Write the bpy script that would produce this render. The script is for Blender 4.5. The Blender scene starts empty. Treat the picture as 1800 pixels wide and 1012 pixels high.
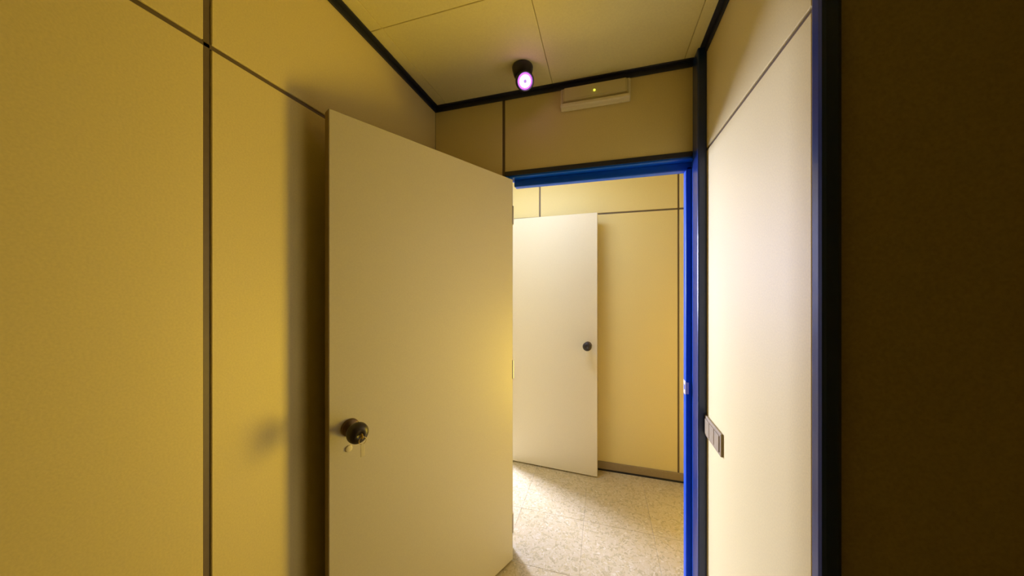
import bpy, bmesh, math, random
from mathutils import Vector, Matrix
random.seed(4)
SC = bpy.context.scene
COL = SC.collection
PI = math.pi
R = math.radians

# ------------------------------------------------------------------ camera
FPX = 545.0
CAM_Z = 1.453
cd = bpy.data.cameras.new('camera')
cd.sensor_width = 36.0
cd.lens = FPX / 1800.0 * 36.0
cd.clip_start = 0.02
cam = bpy.data.objects.new('camera', cd)
COL.objects.link(cam)
cam.location = (0, 0, CAM_Z)
cam.rotation_euler = (PI / 2, 0, R(16.4))
SC.camera = cam

# ------------------------------------------------------------------ world, exposure
w = bpy.data.worlds.new('world')
SC.world = w
w.use_nodes = True
w.node_tree.nodes['Background'].inputs[0].default_value = (0.9, 0.75, 0.5, 1)
w.node_tree.nodes['Background'].inputs[1].default_value = 0.02
vs = SC.view_settings
vs.view_transform = 'Standard'
vs.look = 'None'
vs.gamma = 1.0
vs.use_curve_mapping = False
vs.exposure = 0.15


def area(name, loc, size, power, color, target=None, sy=None):
    l = bpy.data.lights.new(name, 'AREA')
    l.energy = power
    l.color = color
    l.size = size
    if sy:
        l.shape = 'RECTANGLE'
        l.size_y = sy
    o = bpy.data.objects.new(name, l)
    COL.objects.link(o)
    o.location = loc
    if target:
        o.rotation_euler = (Vector(target) - Vector(loc)).to_track_quat('-Z', 'Y').to_euler()
    return o


# bright window side of the room beyond the cross corridor
area('room_light', (-2.8, 3.61, 1.65), 0.8, 232, (0.92, 1.0, 1.80), target=(-0.3, 1.9, 0.45), sy=1.15)
# added fill under the cross corridor's ceiling, unseen, brightens the far leaf
area('corridor_fill', (-0.60, 1.85, 2.46), 0.8, 6.5, (0.80, 1.0, 1.75), sy=0.25)
# warm lit doorway on the far side of the cross corridor, hidden right of the view
warm = area('side_light', (1.10, 2.70, 0.60), 0.6, 12.5, (1.0, 0.69, 0.05), target=(-0.93, 0.42, 1.5), sy=1.1)
warm.data.spread = R(95)

# ------------------------------------------------------------------ materials


def mat(name, color, rough=0.5, noise=None, metal=0.0, spec=0.5, bump=0.0):
    m = bpy.data.materials.new(name)
    m.use_nodes = True
    nt = m.node_tree
    b = nt.nodes['Principled BSDF']
    b.inputs['Base Color'].default_value = (*color, 1)
    b.inputs['Roughness'].default_value = rough
    b.inputs['Metallic'].default_value = metal
    b.inputs['Specular IOR Level'].default_value = spec
    if noise:
        scale, amt = noise
        tc = nt.nodes.new('ShaderNodeTexCoord')
        n = nt.nodes.new('ShaderNodeTexNoise')
        n.inputs['Scale'].default_value = scale
        n.inputs['Detail'].default_value = 5
        nt.links.new(tc.outputs['Object'], n.inputs['Vector'])
        r = nt.nodes.new('ShaderNodeMixRGB')
        r.inputs[1].default_value = (*[c * (1 - amt) for c in color], 1)
        r.inputs[2].default_value = (*[min(1, c * (1 + amt)) for c in color], 1)
        nt.links.new(n.outputs['Fac'], r.inputs[0])
        nt.links.new(r.outputs[0], b.inputs['Base Color'])
        if bump:
            bp = nt.nodes.new('ShaderNodeBump')
            bp.inputs['Strength'].default_value = bump
            bp.inputs['Distance'].default_value = 0.001
            nt.links.new(n.outputs['Fac'], bp.inputs['Height'])
            nt.links.new(bp.outputs[0], b.inputs['Normal'])
    return m


def emis(name, color, strength):
    m = bpy.data.materials.new(name)
    m.use_nodes = True
    b = m.node_tree.nodes['Principled BSDF']
    b.inputs['Base Color'].default_value = (*color, 1)
    b.inputs['Emission Color'].default_value = (*color, 1)
    b.inputs['Emission Strength'].default_value = strength
    return m


M = {}
M['laminate'] = mat('cream_laminate', (0.85, 0.715, 0.30), 0.5, (220, 0.10), bump=0.15)
M['white'] = mat('white_wall_paint', (0.85, 0.85, 0.85), 0.6, (60, 0.03))
M['brown'] = mat('brown_wall_shade', (0.42, 0.34, 0.13), 0.5, (160, 0.25), bump=0.2)  # darkened brown, carries the corner wall's shade in its colour
M['door'] = mat('cream_door_laminate', (0.85, 0.77, 0.53), 0.42, (180, 0.06), bump=0.1)
M['joint'] = mat('bronze_joint_profile', (0.16, 0.115, 0.06), 0.45, (40, 0.15))
M['ceiling'] = mat('ceiling_tile_board', (0.94, 0.84, 0.36), 0.75, (150, 0.08), bump=0.2)
M['grid'] = mat('ceiling_grid_paint', (0.80, 0.70, 0.32), 0.6, (60, 0.08))
M['dark_trim'] = mat('dark_trim_and_shade', (0.020, 0.022, 0.035), 0.45, (50, 0.2))
M['blue'] = mat('blue_gloss_paint', (0.001, 0.10, 0.60), 0.42, (30, 0.12), spec=0.3)
M['navy'] = mat('navy_post_paint', (0.010, 0.030, 0.14), 0.28, (30, 0.12))
M['knob'] = mat('dark_bronze_knob', (0.045, 0.035, 0.028), 0.38, (90, 0.2), metal=0.2)
M['rosette'] = mat('brown_rosette', (0.16, 0.10, 0.05), 0.4, (90, 0.2), metal=0.4)
M['steel'] = mat('brushed_steel', (0.75, 0.72, 0.66), 0.28, (200, 0.08), metal=0.9)
M['zinc'] = mat('pale_zinc', (0.88, 0.85, 0.78), 0.35, (200, 0.05), metal=0.25)
M['brass'] = mat('brass', (0.60, 0.45, 0.14), 0.35, (120, 0.1), metal=0.8)
M['edge'] = mat('door_edge_band', (0.30, 0.22, 0.10), 0.5, (80, 0.15))
M['plate'] = mat('grey_beige_plate', (0.34, 0.26, 0.12), 0.6, (60, 0.1))
M['rocker'] = mat('grey_rocker', (0.36, 0.28, 0.13), 0.55, (60, 0.1))
M['alu'] = mat('bronze_aluminium_skirting', (0.34, 0.27, 0.15), 0.4, (60, 0.12), metal=0.3)
M['black'] = mat('black_plastic', (0.02, 0.018, 0.02), 0.35, (60, 0.2))
M['lamp_body'] = mat('emergency_light_plastic', (0.92, 0.83, 0.50), 0.4, (60, 0.05))
M['dull_glass'] = mat('camera_lens_glass', (0.35, 0.33, 0.40), 0.15, (60, 0.1))
M['led_white'] = emis('led_white', (0.95, 0.93, 1.0), 5.0)
M['led_violet'] = emis('led_violet', (0.55, 0.12, 0.85), 1.6)
M['led_green'] = emis('led_yellow_green', (0.75, 0.85, 0.05), 2.2)

# clear diffuser of the emergency light
m = bpy.data.materials.new('clear_ribbed_diffuser')
m.use_nodes = True
b = m.node_tree.nodes['Principled BSDF']
b.inputs['Base Color'].default_value = (0.92, 0.82, 0.42, 1)
b.inputs['Roughness'].default_value = 0.22
b.inputs['Transmission Weight'].default_value = 0.25
b.inputs['IOR'].default_value = 1.3
M['diffuser'] = m


def terrazzo():
    m = bpy.data.materials.new('terrazzo')
    m.use_nodes = True
    nt = m.node_tree
    N = nt.nodes
    L = nt.links
    b = N['Principled BSDF']
    geo = N.new('ShaderNodeNewGeometry')
    no = N.new('ShaderNodeTexNoise')
    no.inputs['Scale'].default_value = 30
    L.new(geo.outputs['Position'], no.inputs['Vector'])
    mx = N.new('ShaderNodeMixRGB')
    mx.inputs[0].default_value = 0.06
    L.new(geo.outputs['Position'], mx.inputs[1])
    L.new(no.outputs['Color'], mx.inputs[2])
    v = N.new('ShaderNodeTexVoronoi')
    v.inputs['Scale'].default_value = 84
    L.new(mx.outputs[0], v.inputs['Vector'])
    r = N.new('ShaderNodeValToRGB')
    e = r.color_ramp.elements
    e[0].position = 0.0
    e[0].color = (0.50, 0.41, 0.19, 1)
    e[1].position = 1.0
    e[1].color = (0.76, 0.67, 0.42, 1)
    for p, c in ((0.16, (0.54, 0.45, 0.22, 1)), (0.30, (0.62, 0.50, 0.22, 1)), (0.55, (0.70, 0.60, 0.34, 1)), (0.8, (0.66, 0.54, 0.28, 1))):
        k = e.new(p)
        k.color = c
    sp = N.new('ShaderNodeSeparateColor')
    L.new(v.outputs['Color'], sp.inputs[0])
    L.new(sp.outputs[0], r.inputs[0])
    v2 = N.new('ShaderNodeTexVoronoi')
    v2.feature = 'DISTANCE_TO_EDGE'
    v2.inputs['Scale'].default_value = 84
    L.new(mx.outputs[0], v2.inputs['Vector'])
    r2 = N.new('ShaderNodeMapRange')
    r2.inputs[1].default_value = 0.02
    r2.inputs[2].default_value = 0.09
    L.new(v2.outputs['Distance'], r2.inputs[0])
    mm = N.new('ShaderNodeMixRGB')
    mm.inputs[1].default_value = (0.66, 0.55, 0.29, 1)
    L.new(r2.outputs[0], mm.inputs[0])
    L.new(r.outputs[0], mm.inputs[2])
    L.new(mm.outputs[0], b.inputs['Base Color'])
    b.inputs['Roughness'].default_value = 0.34
    b.inputs['Specular IOR Level'].default_value = 0.4
    return m


M['terrazzo'] = terrazzo()
M['grout'] = mat('tile_grout', (0.58, 0.49, 0.28), 0.8, (90, 0.1))

# ------------------------------------------------------------------ helpers


def box_bm(bm, lo, hi, bev=0.0, seg=2):
    t = bmesh.new()
    bmesh.ops.create_cube(t, size=1.0)
    s = [hi[i] - lo[i] for i in range(3)]
    c = [(hi[i] + lo[i]) / 2 for i in range(3)]
    for v in t.verts:
        v.co = Vector((v.co[i] * s[i] + c[i] for i in range(3)))
    if bev:
        bmesh.ops.bevel(t, geom=t.edges[:], offset=bev, segments=seg, affect='EDGES', profile=0.5)
    me = bpy.data.meshes.new('t')
    t.to_mesh(me)
    bm.from_mesh(me)
    bpy.data.meshes.remove(me)
    t.free()


def lathe_bm(bm, prof, seg=40, mtx=None):
    rings = []
    new = []
    for r, z in prof:
        if r < 1e-6:
            v = bm.verts.new((0, 0, z))
            new.append(v)
            rings.append([v])
        else:
            ring = [bm.verts.new((r * math.cos(2 * PI * k / seg), r * math.sin(2 * PI * k / seg), z)) for k in range(seg)]
            new += ring
            rings.append(ring)
    for a, b_ in zip(rings, rings[1:]):
        for k in range(seg):
            k2 = (k + 1) % seg
            if len(a) == 1 and len(b_) == 1:
                continue
            if len(a) == 1:
                bm.faces.new((a[0], b_[k], b_[k2]))
            elif len(b_) == 1:
                bm.faces.new((a[k], a[k2], b_[0]))
            else:
                bm.faces.new((a[k], a[k2], b_[k2], b_[k]))
    if mtx:
        for v in new:
            v.co = mtx @ v.co
    bmesh.ops.recalc_face_normals(bm, faces=bm.faces[:])


def link(name, bm, m, parent=None, smooth=False):
    me = bpy.data.meshes.new(name)
    bm.to_mesh(me)
    bm.free()
    me.materials.append(m)
    if smooth:
        for p in me.polygons:
            p.use_smooth = True
    o = bpy.data.objects.new(name, me)
    COL.objects.link(o)
    if parent:
        o.parent = parent
    return o


def box(name, lo, hi, m, parent=None, bev=0.0, seg=2):
    bm = bmesh.new()
    # keep the object's origin at the centre of the piece
    c = [(lo[i] + hi[i]) / 2 for i in range(3)]
    box_bm(bm, [lo[i] - c[i] for i in range(3)], [hi[i] - c[i] for i in range(3)], bev, seg)
    o = link(name, bm, m, parent, smooth=False)
    o.location = c
    return o


def boxes(name, lst, m, parent=None, bev=0.0):
    bm = bmesh.new()
    for lo, hi in lst:
        box_bm(bm, lo, hi, bev)
    return link(name, bm, m, parent)


def tag(o, label, cat, kind=None, group=None):
    o['label'] = label
    o['category'] = cat
    if kind:
        o['kind'] = kind
    if group:
        o['group'] = group
    return o


def empty(name, loc, rz=0.0):
    o = bpy.data.objects.new(name, None)
    o.empty_display_size = 0.1
    COL.objects.link(o)
    o.location = loc
    o.rotation_euler = (0, 0, rz)
    return o


# ------------------------------------------------------------------ plan
XL = -0.927      # corridor's left wall
XR = 0.425       # corridor's right wall
YB = 1.589       # wall with the near doorway
YB2 = 1.669
YF = 2.580       # far side of the cross corridor
YF2 = 2.660
YC = 0.785       # outside corner on the right
ZC = 2.487       # ceiling
ZT = 2.047       # height of the horizontal joints
J = 0.0065       # half a joint
JV = 0.0082      # half an upright joint
P = 0.018        # panel thickness
HX0, HX1 = -0.458, 0.372   # near doorway
DH = 2.005
FX0, FX1 = -1.690, -0.875  # opening in the far wall
XE0, XE1 = -3.3, 1.7       # ends of the cross corridor
NX1, NY0 = 2.0, -2.3       # near room


def wall_x(name, x, side, y0, y1, label, ys, z_joint=True, thick=0.08):
    """wall in a plane of constant x; its panelled face looks towards side (+1 / -1)"""
    s = side
    core = sorted((x - s * P, x - s * (thick - 0.004)))
    o = boxes(name, [((core[0], y0, 0), (core[1], y1, ZC))], M['joint'])
    tag(o, label, 'wall', 'structure')
    cuts = [y0] + ys + [y1]
    for a, b_ in zip(cuts, cuts[1:]):
        ja = JV if a != y0 else 0
        jb = JV if b_ != y1 else 0
        rng = [(0.0, ZT - J), (ZT + J, ZC)] if z_joint else [(0.0, ZC)]
        xs = sorted((x, x - s * P))
        for z0, z1 in rng:
            box('panel', (xs[0], a + ja, z0), (xs[1], b_ - jb, z1), M['laminate'], o, 0.0015, 1)
    xs = sorted((x - s * 0.004, x - s * P))
    for y in ys:
        box('joint_strip', (xs[0], y - JV, 0), (xs[1], y + JV, ZC), M['joint'], o, 0.002, 2)
    if z_joint:
        box('joint_strip', (xs[0], y0, ZT - J), (xs[1], y1, ZT + J), M['joint'], o, 0.002, 2)
    return o


def wall_y(name, y, side, label, cells, joints, core, mtl='laminate'):
    s = side
    o = boxes(name, core, M['joint'])
    tag(o, label, 'wall', 'structure')
    ys = sorted((y, y - s * P))
    for x0, x1, z0, z1 in cells:
        box('panel', (x0, ys[0], z0), (x1, ys[1], z1), M[mtl], o, 0.0015, 1)
    ys = sorted((y - s * 0.004, y - s * P))
    for x0, x1, z0, z1 in joints:
        box('joint_strip', (x0, ys[0], z0), (x1, ys[1], z1), M['joint'], o, 0.002, 2)
    return o


# ------------------------------------------------------------------ floor: terrazzo tiles
fl = boxes('floor', [((XE0 - 0.1, NY0 - 0.1, -0.10), (NX1 + 0.1, YF2, -0.006)),
                     ((-4.2, YF2, -0.10), (0.5, 5.4, -0.006))], M['grout'])
tag(fl, 'cream and brown speckled terrazzo tile floor seen through the blue doorway', 'floor', 'structure')
T = 0.4
tile_me = None
tx0, ty0 = -0.117, 1.585


def slab(lo, hi):
    global tile_me
    full = abs(hi[0] - lo[0] - T) < 1e-4 and abs(hi[1] - lo[1] - T) < 1e-4
    c = ((lo[0] + hi[0]) / 2, (lo[1] + hi[1]) / 2, -0.003)
    if full and tile_me:
        o = bpy.data.objects.new('floor_tile', tile_me)
        COL.objects.link(o)
        o.parent = fl
        o.location = c
        return
    g = 0.0005
    o = box('floor_tile', (lo[0] + g, lo[1] + g, -0.006), (hi[0] - g, hi[1] - g, 0.0), M['terrazzo'], fl, 0.0005, 1)
    if full:
        tile_me = o.data


def tile_area(x0, x1, y0, y1):
    i0 = math.floor((x0 - tx0) / T)
    i1 = math.ceil((x1 - tx0) / T)
    j0 = math.floor((y0 - ty0) / T)
    j1 = math.ceil((y1 - ty0) / T)
    for i in range(i0, i1):
        for j in range(j0, j1):
            a = max(x0, tx0 + i * T)
            b_ = min(x1, tx0 + (i + 1) * T)
            c = max(y0, ty0 + j * T)
            d = min(y1, ty0 + (j + 1) * T)
            if b_ - a > 0.02 and d - c > 0.02:
                slab((a, c), (b_, d))


tile_area(XE0, NX1, YC, YF)
tile_area(XL, NX1, NY0, YC)
tile_area(FX0, FX1, YF, YF2)
box('floor_slab', (-4.1, YF2, -0.006), (0.4, 5.3, 0.0), M['terrazzo'], fl)

# ------------------------------------------------------------------ ceiling: 60 cm tiles
ce = boxes('ceiling', [((XE0 - 0.1, NY0 - 0.1, ZC + 0.008), (NX1 + 0.1, YF2, ZC + 0.1)),
                       ((-4.2, YF2, ZC + 0.008), (0.5, 5.4, ZC + 0.1))], M['grid'])
tag(ce, 'yellowish cream ceiling of large square tiles with faint joints', 'ceiling', 'structure')
CT = 0.6
ctile = None


def ceil_area(x0, x1, y0, y1):
    global ctile
    g = 0.0010
    for i in range(math.floor((x0 + 0.847) / CT), math.ceil((x1 + 0.847) / CT)):
        for j in range(math.floor((y0 - 1.04) / CT), math.ceil((y1 - 1.04) / CT)):
            a = max(x0, -0.847 + i * CT)
            b_ = min(x1, -0.847 + (i + 1) * CT)
            c = max(y0, 1.04 + j * CT)
            d = min(y1, 1.04 + (j + 1) * CT)
            if b_ - a < 0.02 or d - c < 0.02:
                continue
            full = abs(b_ - a - CT) < 1e-4 and abs(d - c - CT) < 1e-4
            if full and ctile:
                o = bpy.data.objects.new('ceiling_tile', ctile)
                COL.objects.link(o)
                o.parent = ce
                o.location = ((a + b_) / 2, (c + d) / 2, ZC + 0.004)
            else:
                o = box('ceiling_tile', (a + g, c + g, ZC), (b_ - g, d - g, ZC + 0.008), M['ceiling'], ce, 0.0015, 1)
                if full:
                    ctile = o.data


ceil_area(XL, XR, YC, YB)
ceil_area(XL, NX1, NY0, YC)
ceil_area(XE0, XE1, YB2, YF)
box('ceiling_panel', (-4.1, YF2, ZC), (0.4, 5.3, ZC + 0.008), M['white'], ce)

# ------------------------------------------------------------------ walls
wall_x('wall_left', XL, 1, NY0, YB, 'long golden cream panelled wall on the left behind the open door',
       [-1.65, -0.565, 0.5165], thick=0.09)
wall_x('wall_right', XR, -1, YC + 0.028, YB, 'brightly lit cream panelled wall right of the blue doorway, switch plate on it', [])

# wall with the near doorway; header panels and the strip left of the frame
FW = 0.057   # frame face width left of the opening
wall_y('wall_back', YB, -1, 'shadowed olive cream panelled wall above the blue doorway, emergency light on it',
       [(XL, HX0 - FW - 0.008, 0, ZC), (HX0 - FW + 0.008, XR, 2.072, ZC)],
       [(HX0 - FW - 0.008, HX0 - FW + 0.008, 0, ZC)],
       [((XE0, YB + P, 0), (HX0 - 0.03, YB2 - P, ZC)), ((HX1 + 0.04, YB + P, 0), (XE1, YB2 - P, ZC)),
        ((HX0 - 0.03, YB + P, DH + 0.04), (HX1 + 0.04, YB2 - P, ZC))])
bw = bpy.data.objects['wall_back']
for lo, hi in [((XE0, 0), (HX0 - 0.057, ZC)), ((HX1 + 0.05, 0), (XE1, ZC)), ((HX0 - 0.057, DH + 0.065), (HX1 + 0.05, ZC))]:
    box('rear_panel', (lo[0], YB2 - P, lo[1]), (hi[0], YB2, hi[1]), M['laminate'], bw)

# far wall of the cross corridor
SX = (-0.514, 0.541)
GX0, GX1 = 0.68, 1.38      # warm lit opening, out of view
cells = [(XE0, FX0 - 0.06, 0, ZT - J), (XE0, -1.570, ZT + J, ZC), (-1.570 + 2 * J, SX[0] - J, ZT + J, ZC),
         (FX1 + 0.05, SX[0] - J, 0, ZT - J), (SX[0] + J, SX[1] - J, 0, ZT - J), (SX[0] + J, SX[1] - J, ZT + J, ZC),
         (SX[1] + J, GX0 - 0.04, 0, ZT - J), (GX1 + 0.04, XE1, 0, ZT - J), (SX[1] + J, XE1, ZT + J, ZC)]
joints = [(SX[0] - J, SX[0] + J, 0, ZC), (SX[1] - J, SX[1] + J, 0, ZC), (XE0, XE1, ZT - J, ZT + J)]
wall_y('wall_far', YF, -1, 'pale cream panelled wall beyond the doorway, behind the farther open door', cells, joints,
       [((XE0, YF + P, 0), (FX0 - 0.03, YF2 - 0.004, ZC)), ((FX1 + 0.03, YF + P, 0), (GX0 - 0.03, YF2 - 0.004, ZC)), ((GX1 + 0.03, YF + P, 0), (XE1, YF2 - 0.004, ZC)),
        ((GX0 - 0.03, YF + P, DH + 0.04), (GX1 + 0.03, YF2 - 0.004, ZC)),
        ((FX0 - 0.03, YF + P, DH + 0.04), (FX1 + 0.03, YF2 - 0.004, ZC))])
# near room: wall facing the camera, shade put into its brown, right of the navy corner post
wall_y('wall_corner', YC + 0.010, -1, 'unlit wall filling the right edge, its shade painted as dark brown, beside the navy corner post',
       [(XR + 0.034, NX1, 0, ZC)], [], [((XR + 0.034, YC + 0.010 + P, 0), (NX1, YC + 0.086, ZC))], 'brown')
o = boxes('wall_rear', [((XL - 0.09, NY0 - 0.08, 0), (NX1 + 0.08, NY0, ZC))], M['laminate'])
tag(o, 'cream wall behind the camera', 'wall', 'structure')
o = boxes('wall_side', [((NX1, NY0, 0), (NX1 + 0.08, YC + 0.086, ZC))], M['laminate'])
tag(o, 'cream side wall of the near room, out of the photo to the right', 'wall', 'structure')
o = boxes('wall_end_left', [((XE0 - 0.08, YB, 0), (XE0, YF2, ZC))], M['laminate'])
tag(o, 'cream end wall of the cross corridor, hidden on the left', 'wall', 'structure')
o = boxes('wall_end_right', [((XE1, YB, 0), (XE1 + 0.08, YF2, ZC))], M['laminate'])
tag(o, 'cream end wall of the cross corridor, hidden on the right', 'wall', 'structure')
o = boxes('wall_room', [((-4.18, YF2, 0), (-4.1, 5.3, ZC)), ((0.4, YF2, 0), (0.48, 5.3, ZC)), ((-4.18, 5.3, 0), (0.48, 5.38, ZC)),
                        ((-4.1, YF2 - 0.004, 0), (FX0 - 0.05, YF2 + 0.012, ZC)), ((FX1 + 0.05, YF2 - 0.004, 0), (0.4, YF2 + 0.012, ZC)),
                        ((FX0 - 0.05, YF2 - 0.004, DH + 0.05), (FX1 + 0.05, YF2 + 0.012, ZC))], M['white'])
tag(o, 'white walls of the lit room hidden beyond the farther door', 'wall', 'structure')

# ------------------------------------------------------------------ trims
TW = 0.027


def trim(name, lst, m, label, bev=0.003):
    o = boxes(name, lst, m, None, bev)
    return tag(o, label, 'trim', 'structure')


def angle_x(x, s, y0, y1):   # L profile under the ceiling along y
    a = sorted((x, x + s * 0.008))
    b_ = sorted((x, x + s * TW))
    return [((a[0], y0, ZC - TW), (a[1], y1, ZC)), ((b_[0], y0, ZC - 0.006), (b_[1], y1, ZC))]


def angle_y(y, s, x0, x1):
    a = sorted((y, y + s * 0.008))
    b_ = sorted((y, y + s * TW))
    return [((x0, a[0], ZC - TW), (x1, a[1], ZC)), ((x0, b_[0], ZC - 0.006), (x1, b_[1], ZC))]


trim('trim_1', angle_x(XL, 1, NY0, YB), M['dark_trim'], 'nearly black angle strip where the left wall meets the ceiling', 0.0015)
trim('trim_2', angle_y(YB, -1, XL + 0.008, 0.39), M['dark_trim'], 'nearly black angle strip under the ceiling above the emergency light', 0.0015)
trim('trim_3', angle_x(XR, -1, YC, 1.503), M['dark_trim'], 'dark angle strip where the bright right wall meets the ceiling', 0.0015)
trim('trim_4', [((0.390, 1.505, 0), (XR + 0.001, YB, ZC))], M['navy'], 'dark navy corner post between the blue door frame and the bright right wall', 0.005)
trim('trim_5', [((XR - 0.003, YC - 0.008, 0), (XR + 0.034, YC + 0.028, ZC))], M['navy'], 'navy post on the outside corner at the right, beside the dark wall', 0.009)
trim('trim_6', angle_y(YF, -1, XE0, XE1), M['dark_trim'], 'dark angle strip under the ceiling of the cross corridor', 0.0015)


def skirting(name, lst, foot, label):
    o = boxes(name, lst, M['alu'], None, 0.002)
    tag(o, label, 'baseboard', 'structure')
    boxes('rubber_foot', foot, M['black'], o, 0.001)
    return o


SK = 0.062
skirting('baseboard_far', [((FX1 + 0.06, YF - 0.012, 0.016), (GX0 - 0.05, YF, SK + 0.010))], [((FX1 + 0.06, YF - 0.009, 0), (GX0 - 0.05, YF, 0.016))],
         'bronze metal skirting along the foot of the pale far wall')
skirting('baseboard_left', [((XL, NY0, 0.016), (XL + 0.012, YB, SK + 0.01))], [((XL, NY0, 0), (XL + 0.009, YB, 0.016))],
         'bronze metal skirting along the foot of the left wall')
skirting('baseboard_right', [((XR - 0.012, YC + 0.03, 0.016), (XR, 1.503, SK + 0.01))], [((XR - 0.009, YC + 0.03, 0), (XR, 1.503, 0.016))],
         'bronze metal skirting along the foot of the bright right wall')

# ------------------------------------------------------------------ doors


def knob_parts(parent, x, z, s, y0=0.0):
    """knob on the face y=y0 pointing along s*y; rosette + shank + ball"""
    mt = Matrix.Translation((x, y0, z)) @ Matrix.Rotation(PI / 2 * (-s), 4, 'X')
    bm = bmesh.new()
    lathe_bm(bm, [(0.012, 0), (0.012, 0.030), (0.014, 0.036), (0.024, 0.041), (0.031, 0.050), (0.0335, 0.060), (0.0325, 0.070),
                  (0.028, 0.078), (0.018, 0.083), (0.0075, 0.0845), (0.007, 0.082), (0, 0.082)], 48, mt)
    k = link('knob', bm, M['knob'], parent, True)
    bm = bmesh.new()
    lathe_bm(bm, [(0.0, 0.0), (0.029, 0.0), (0.029, 0.004), (0.026, 0.008), (0.014, 0.0095), (0.012, 0.012)], 40, mt)
    link('rosette', bm, M['rosette'], k, True)
    return k


def leaf(parent, width, thick, z0, z1, sign):
    """door leaf in local space: x runs from the hinge (0) to the free edge, y from 0 to sign*thick is the thickness"""
    ys = sorted((0, sign * thick))
    return box('leaf', (0, ys[0], z0), (width, ys[1], z1), M['door'], parent, 0.0015, 2)


def hinge_parts(parent, ysgn, zs):
    for z in zs:
        bm = bmesh.new()
        lathe_bm(bm, [(0, -0.05), (0.007, -0.05), (0.0075, -0.046), (0.0075, 0.046), (0.007, 0.05), (0, 0.05)], 20,
                 Matrix.Translation((-0.004, ysgn, z)))
        link('hinge', bm, M['steel'], parent, True)


# near door: structure with a fixed blue frame and a leaf that stands open 116 degrees
d1 = empty('door_1', (HX0, YB, 0))
tag(d1, 'nearer door, open towards the camera, in a bright blue painted frame', 'door', 'structure')
fx, fy = -0.845, 0.789
hx, hy = -0.462, 1.586
ang = math.atan2(fy - hy, fx - hx)
W1 = math.hypot(fx - hx, fy - hy)
# leaf carrying all that moves with it (part of the door)
lf = box('leaf', (-W1 / 2, -0.0175, -1.01), (W1 / 2, 0.0175, 1.01), M['door'], d1, 0.002, 2)
ux, uy = math.cos(ang), math.sin(ang)
nx, ny = -uy, ux           # local +y of the leaf -> points towards the corridor's right wall
cx_, cy_ = (fx + hx) / 2, (fy + hy) / 2
lf.location = (cx_ - nx * 0.0175 - HX0, cy_ - ny * 0.0175 - YB, 0.006 + 1.01 + 0.004)
lf.rotation_euler = (0, 0, ang)
lf['label'] = 'wide plain cream door leaf with a dark ball knob'
# edge band on the free edge
box('edge_band', (W1 / 2 - 0.0005, -0.0165, -1.008), (W1 / 2 + 0.001, 0.0165, 1.008), M['edge'], lf)
kn = knob_parts(lf, W1 / 2 - 0.064, 0.985 - 1.02, 1, 0.0175)
knob_parts(lf, W1 / 2 - 0.064, 0.985 - 1.02, -1, -0.0175)
# lock escutcheon under the knob
bm = bmesh.new()
lathe_bm(bm, [(0, 0), (0.011, 0), (0.011, 0.002), (0.009, 0.003), (0, 0.003)], 24,
         Matrix.Translation((W1 / 2 - 0.060, 0.0175, 0.915 - 1.02)) @ Matrix.Rotation(-PI / 2, 4, 'X'))
es = link('escutcheon', bm, M['lamp_body'], lf, True)
for z in (-0.82, 0.0, 0.82):
    bm = bmesh.new()
    lathe_bm(bm, [(0, -0.05), (0.006, -0.05), (0.0065, -0.046), (0.0065, 0.046), (0.006, 0.05), (0, 0.05)], 20,
             Matrix.Translation((-W1 / 2 - 0.001, 0.014, z)))
    link('hinge', bm, M['steel'], lf, True)

# key in the knob, its ring and tag hanging down
kp = Vector((cx_ + ux * (W1 / 2 - 0.064), cy_ + uy * (W1 / 2 - 0.064), 0.985)) + Vector((nx, ny, 0)) * 0.0838
ky = empty('key', kp, ang)
tag(ky, 'small brass key in the dark ball knob of the nearer door, tag hanging below it', 'key')
box('blade', (-0.0035, -0.006, -0.001), (0.0035, 0.006, 0.001), M['brass'], ky, 0.0003, 1)
bm = bmesh.new()
lathe_bm(bm, [(0, -0.0011), (0.0085, -0.0011), (0.009, -0.0006), (0.009, 0.0006), (0.0085, 0.0011), (0, 0.0011)], 24,
         Matrix.Translation((0, 0.013, 0)) @ Matrix.Rotation(PI / 2, 4, 'Y'))
link('bow', bm, M['brass'], ky, True)
bm = bmesh.new()
n_ = 24
lathe_bm(bm, [(0.011 + 0.0009 * math.cos(2 * PI * k / 8), 0.0009 * math.sin(2 * PI * k / 8)) for k in range(9)], n_,
         Matrix.Translation((0, 0.017, -0.012)) @ Matrix.Rotation(PI / 2, 4, 'X'))
link('ring', bm, M['brass'], ky, True)
box('key_tag', (-0.006, 0.0160, -0.062), (0.006, 0.0180, -0.022), M['lamp_body'], ky, 0.0008, 2)

# blue frame of the near doorway (local to the door's empty)


def L(x, y, z):
    return (x - HX0, y - YB, z)


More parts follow.
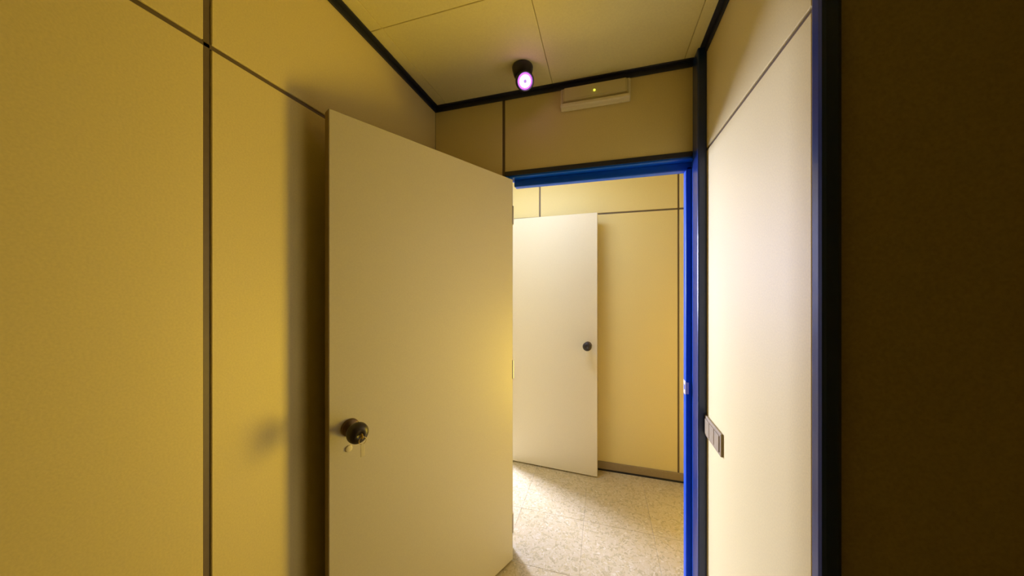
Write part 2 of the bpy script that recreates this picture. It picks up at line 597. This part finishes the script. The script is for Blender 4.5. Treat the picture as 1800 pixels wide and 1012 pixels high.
fr = boxes('frame', [
    (L(HX0 - FW + 0.009, YB - 0.004, 0), L(HX0 - 0.030, YB2 + 0.004, DH + 0.062)),     # left jamb
    (L(HX0 - 0.040, YB + 0.040, 0), L(HX0 - 0.028, YB2 + 0.004, DH + 0.02)),           # its stop
    (L(HX1 + 0.025, YB - 0.004, 0), L(HX1 + 0.062, YB2 + 0.004, DH + 0.062)),          # right jamb
    (L(HX1, YB + 0.040, 0), L(HX1 + 0.030, YB2 + 0.004, DH + 0.02)),                   # its stop
    (L(HX0 - 0.03, YB - 0.004, DH + 0.037), L(HX1 + 0.03, YB2 + 0.004, DH + 0.068)),   # head
    (L(HX0 - 0.01, YB + 0.040, DH), L(HX1 + 0.035, YB2 + 0.004, DH + 0.040)),          # its stop
], M['blue'], d1, 0.006)
fr['label'] = 'glossy bright blue painted door frame'
shade_strip = boxes('frame_shade', [(L(HX0 - FW + 0.006, YB - 0.008, DH + 0.046), L(XR - 0.036, YB, DH + 0.070))], M['dark_trim'], d1, 0.002)  # dark strip stands in for the unlit front of the blue head
shade_strip['label'] = 'nearly black strip painted as shade along the top of the blue frame'
SPX = HX1 - 0.0012
sp = boxes('strike_plate', [(L(SPX, YB + 0.043, 0.950), L(SPX + 0.004, YB + 0.078, 0.970)),
                            (L(SPX, YB + 0.043, 0.994), L(SPX + 0.004, YB + 0.078, 1.014)),
                            (L(SPX, YB + 0.043, 0.970), L(SPX + 0.004, YB + 0.050, 0.994)),
                            (L(SPX, YB + 0.068, 0.970), L(SPX + 0.004, YB + 0.078, 0.994)),
                            (L(SPX - 0.001, YB + 0.0385, 0.955), L(SPX + 0.014, YB + 0.041, 1.009))], M['zinc'], d1, 0.0005)
sp['label'] = 'small steel strike plate on the blue jamb'

# far door: opens back nearly flat against the far wall
d2 = empty('door_2', (FX1, YF, 0))
tag(d2, 'farther pale door seen through the blue doorway, folded back against the wall', 'door', 'structure')
fx, fy = -0.043, 2.455
hx, hy = -0.868, 2.499
ang = math.atan2(fy - hy, fx - hx)
W2 = math.hypot(fx - hx, fy - hy)
ux, uy = math.cos(ang), math.sin(ang)
nx, ny = -uy, ux           # local +y points to the far wall
lf2 = box('leaf', (-W2 / 2, -0.0175, -1.01), (W2 / 2, 0.0175, 1.01), M['door'], d2, 0.002, 2)
lf2.location = ((fx + hx) / 2 + nx * 0.0175 - FX1, (fy + hy) / 2 + ny * 0.0175 - YF, 1.02)
lf2.rotation_euler = (0, 0, ang)
box('edge_band', (W2 / 2 - 0.0005, -0.0165, -1.008), (W2 / 2 + 0.001, 0.0165, 1.008), M['brass'], lf2)
knob_parts(lf2, W2 / 2 - 0.070, 1.012 - 1.02, -1, -0.0175)
for z in (-0.82, 0.0, 0.82):
    bm = bmesh.new()
    lathe_bm(bm, [(0, -0.05), (0.006, -0.05), (0.0065, -0.046), (0.0065, 0.046), (0.006, 0.05), (0, 0.05)], 20,
             Matrix.Translation((-W2 / 2 - 0.002, 0.014, z)))
    link('hinge', bm, M['steel'], lf2, True)


def L2(x, y, z):
    return (x - FX1, y - YF, z)


boxes('frame', [(L2(FX1 - 0.005, YF - 0.030, 0), L2(FX1 + 0.045, YF2 + 0.01, DH + 0.062)),
                (L2(FX0 - 0.045, YF - 0.006, 0), L2(FX0 + 0.005, YF2 + 0.01, DH + 0.062)),
                (L2(FX0 - 0.02, YF - 0.006, DH + 0.020), L2(FX1 + 0.02, YF2 + 0.01, DH + 0.038))], M['blue'], d2, 0.004)

o = boxes('door_3', [((GX0 - 0.045, YF - 0.006, 0), (GX0, YF2 + 0.01, DH + 0.04)), ((GX1, YF - 0.006, 0), (GX1 + 0.045, YF2 + 0.01, DH + 0.04)),
                     ((GX0 - 0.045, YF - 0.006, DH), (GX1 + 0.045, YF2 + 0.01, DH + 0.04))], M['blue'], None, 0.004)
tag(o, 'blue doorway frame of the cross corridor, hidden to the right of the view', 'door', 'structure')

# ------------------------------------------------------------------ switch plate on the right wall
sw = empty('switch_plate', (XR, 1.41, 0.870))
tag(sw, 'long grey beige switch plate low on the bright right wall, beside the blue frame', 'switch')
box('plate', (-0.009, -0.094, -0.043), (0.0, 0.094, 0.043), M['plate'], sw, 0.003, 2)
for k in (-1, 0, 1):
    box('rocker', (-0.0125, k * 0.056 - 0.0255, -0.031), (-0.007, k * 0.056 + 0.0255, 0.031), M['rocker'], sw, 0.002, 2)

# ------------------------------------------------------------------ emergency light above the doorway
em = empty('emergency_light', (-0.041, YB, 2.401))
tag(em, 'long cream emergency light with a lit green dot on the wall above the doorway', 'lamp')
box('backplate', (-0.166, -0.016, -0.055), (0.166, 0.0, 0.055), M['lamp_body'], em, 0.006, 3)


def wedge(name, x, y0, y1, z0, z1, ins, m, parent):
    """box whose outer face is smaller by ins all round"""
    bm = bmesh.new()
    q = []
    for y, d in ((y1, 0), (y0, ins)):
        q.append([bm.verts.new((sx * (x - d), y, z)) for sx, z in ((-1, z0 + d), (1, z0 + d), (1, z1 - d), (-1, z1 - d))])
    bm.faces.new(q[0])
    bm.faces.new(q[1][::-1])
    for i in range(4):
        j = (i + 1) % 4
        bm.faces.new((q[0][i], q[1][i], q[1][j], q[0][j]))
    bmesh.ops.recalc_face_normals(bm, faces=bm.faces[:])
    bmesh.ops.bevel(bm, geom=bm.edges[:], offset=0.004, segments=2, affect='EDGES')
    return link(name, bm, m, parent)


wedge('diffuser', 0.158, -0.046, -0.0155, -0.034, 0.050, 0.012, M['diffuser'], em)
box('lower_ledge', (-0.164, -0.046, -0.053), (0.164, -0.010, -0.034), M['lamp_body'], em, 0.006, 3)
bm = bmesh.new()
lathe_bm(bm, [(0, 0), (0.0045, 0), (0.0045, 0.003), (0.003, 0.005), (0, 0.0055)], 20,
         Matrix.Translation((0.000, -0.0455, 0.004)) @ Matrix.Rotation(PI / 2, 4, 'X'))
g_ = link('indicator_light', bm, M['led_green'], em, True)
g_['label'] = 'small glowing yellow green indicator light'
bm = bmesh.new()
for sx in (-0.09, 0.09):
    pass
lathe_bm(bm, [(0, -0.13), (0.007, -0.13), (0.008, -0.127), (0.008, 0.127), (0.007, 0.13), (0, 0.13)], 20,
         Matrix.Translation((0, -0.028, 0.008)) @ Matrix.Rotation(PI / 2, 4, 'Y'))
link('tube', bm, M['lamp_body'], em, True)

# ------------------------------------------------------------------ camera lamp on the ceiling
sc_ = empty('security_camera', (-0.362, 1.405, ZC))
tag(sc_, 'small black round ceiling camera with a glowing white and violet ring', 'camera')
bm = bmesh.new()
lathe_bm(bm, [(0, 0), (0.047, 0), (0.049, -0.005), (0.048, -0.016), (0.045, -0.026), (0.040, -0.042), (0.030, -0.050), (0.0, -0.052)], 48)
link('mount', bm, M['black'], sc_, True)
aim = Vector((0.362 + 0.35, -1.405, CAM_Z - ZC - 0.25)).normalized()
q = aim.to_track_quat('Z', 'Y').to_matrix().to_4x4()
ctr = Vector((0.008, 0.0, -0.066))
MT = Matrix.Translation(ctr) @ q
bm = bmesh.new()
lathe_bm(bm, [(0, -0.040), (0.017, -0.037), (0.031, -0.026), (0.040, -0.010), (0.0425, 0.006), (0.0415, 0.026), (0.038, 0.031), (0.035, 0.029),
              (0.034, 0.020), (0, 0.018)], 48, MT)
hd = link('camera_head', bm, M['black'], sc_, True)
bm = bmesh.new()
lathe_bm(bm, [(0.025, 0.0185), (0.025, 0.024), (0.032, 0.025), (0.0335, 0.0205)], 48, MT)
o = link('violet_ring', bm, M['led_violet'], hd, True)
o['label'] = 'glowing violet outer ring'
bm = bmesh.new()
lathe_bm(bm, [(0.008, 0.0185), (0.008, 0.024), (0.018, 0.027), (0.025, 0.024)], 48, MT)
o = link('light_ring', bm, M['led_white'], hd, True)
o['label'] = 'glowing white inner ring'
bm = bmesh.new()
lathe_bm(bm, [(0.008, 0.0185), (0.008, 0.025), (0.005, 0.028), (0, 0.029)], 24, MT)
link('lens', bm, M['dull_glass'], hd, True)
pl = bpy.data.lights.new('camera_glow', 'POINT')
pl.energy = 0.08
pl.color = (0.7, 0.3, 1.0)
pl.shadow_soft_size = 0.01
po = bpy.data.objects.new('camera_glow', pl)
COL.objects.link(po)
po.location = Vector(sc_.location) + ctr + aim * 0.06
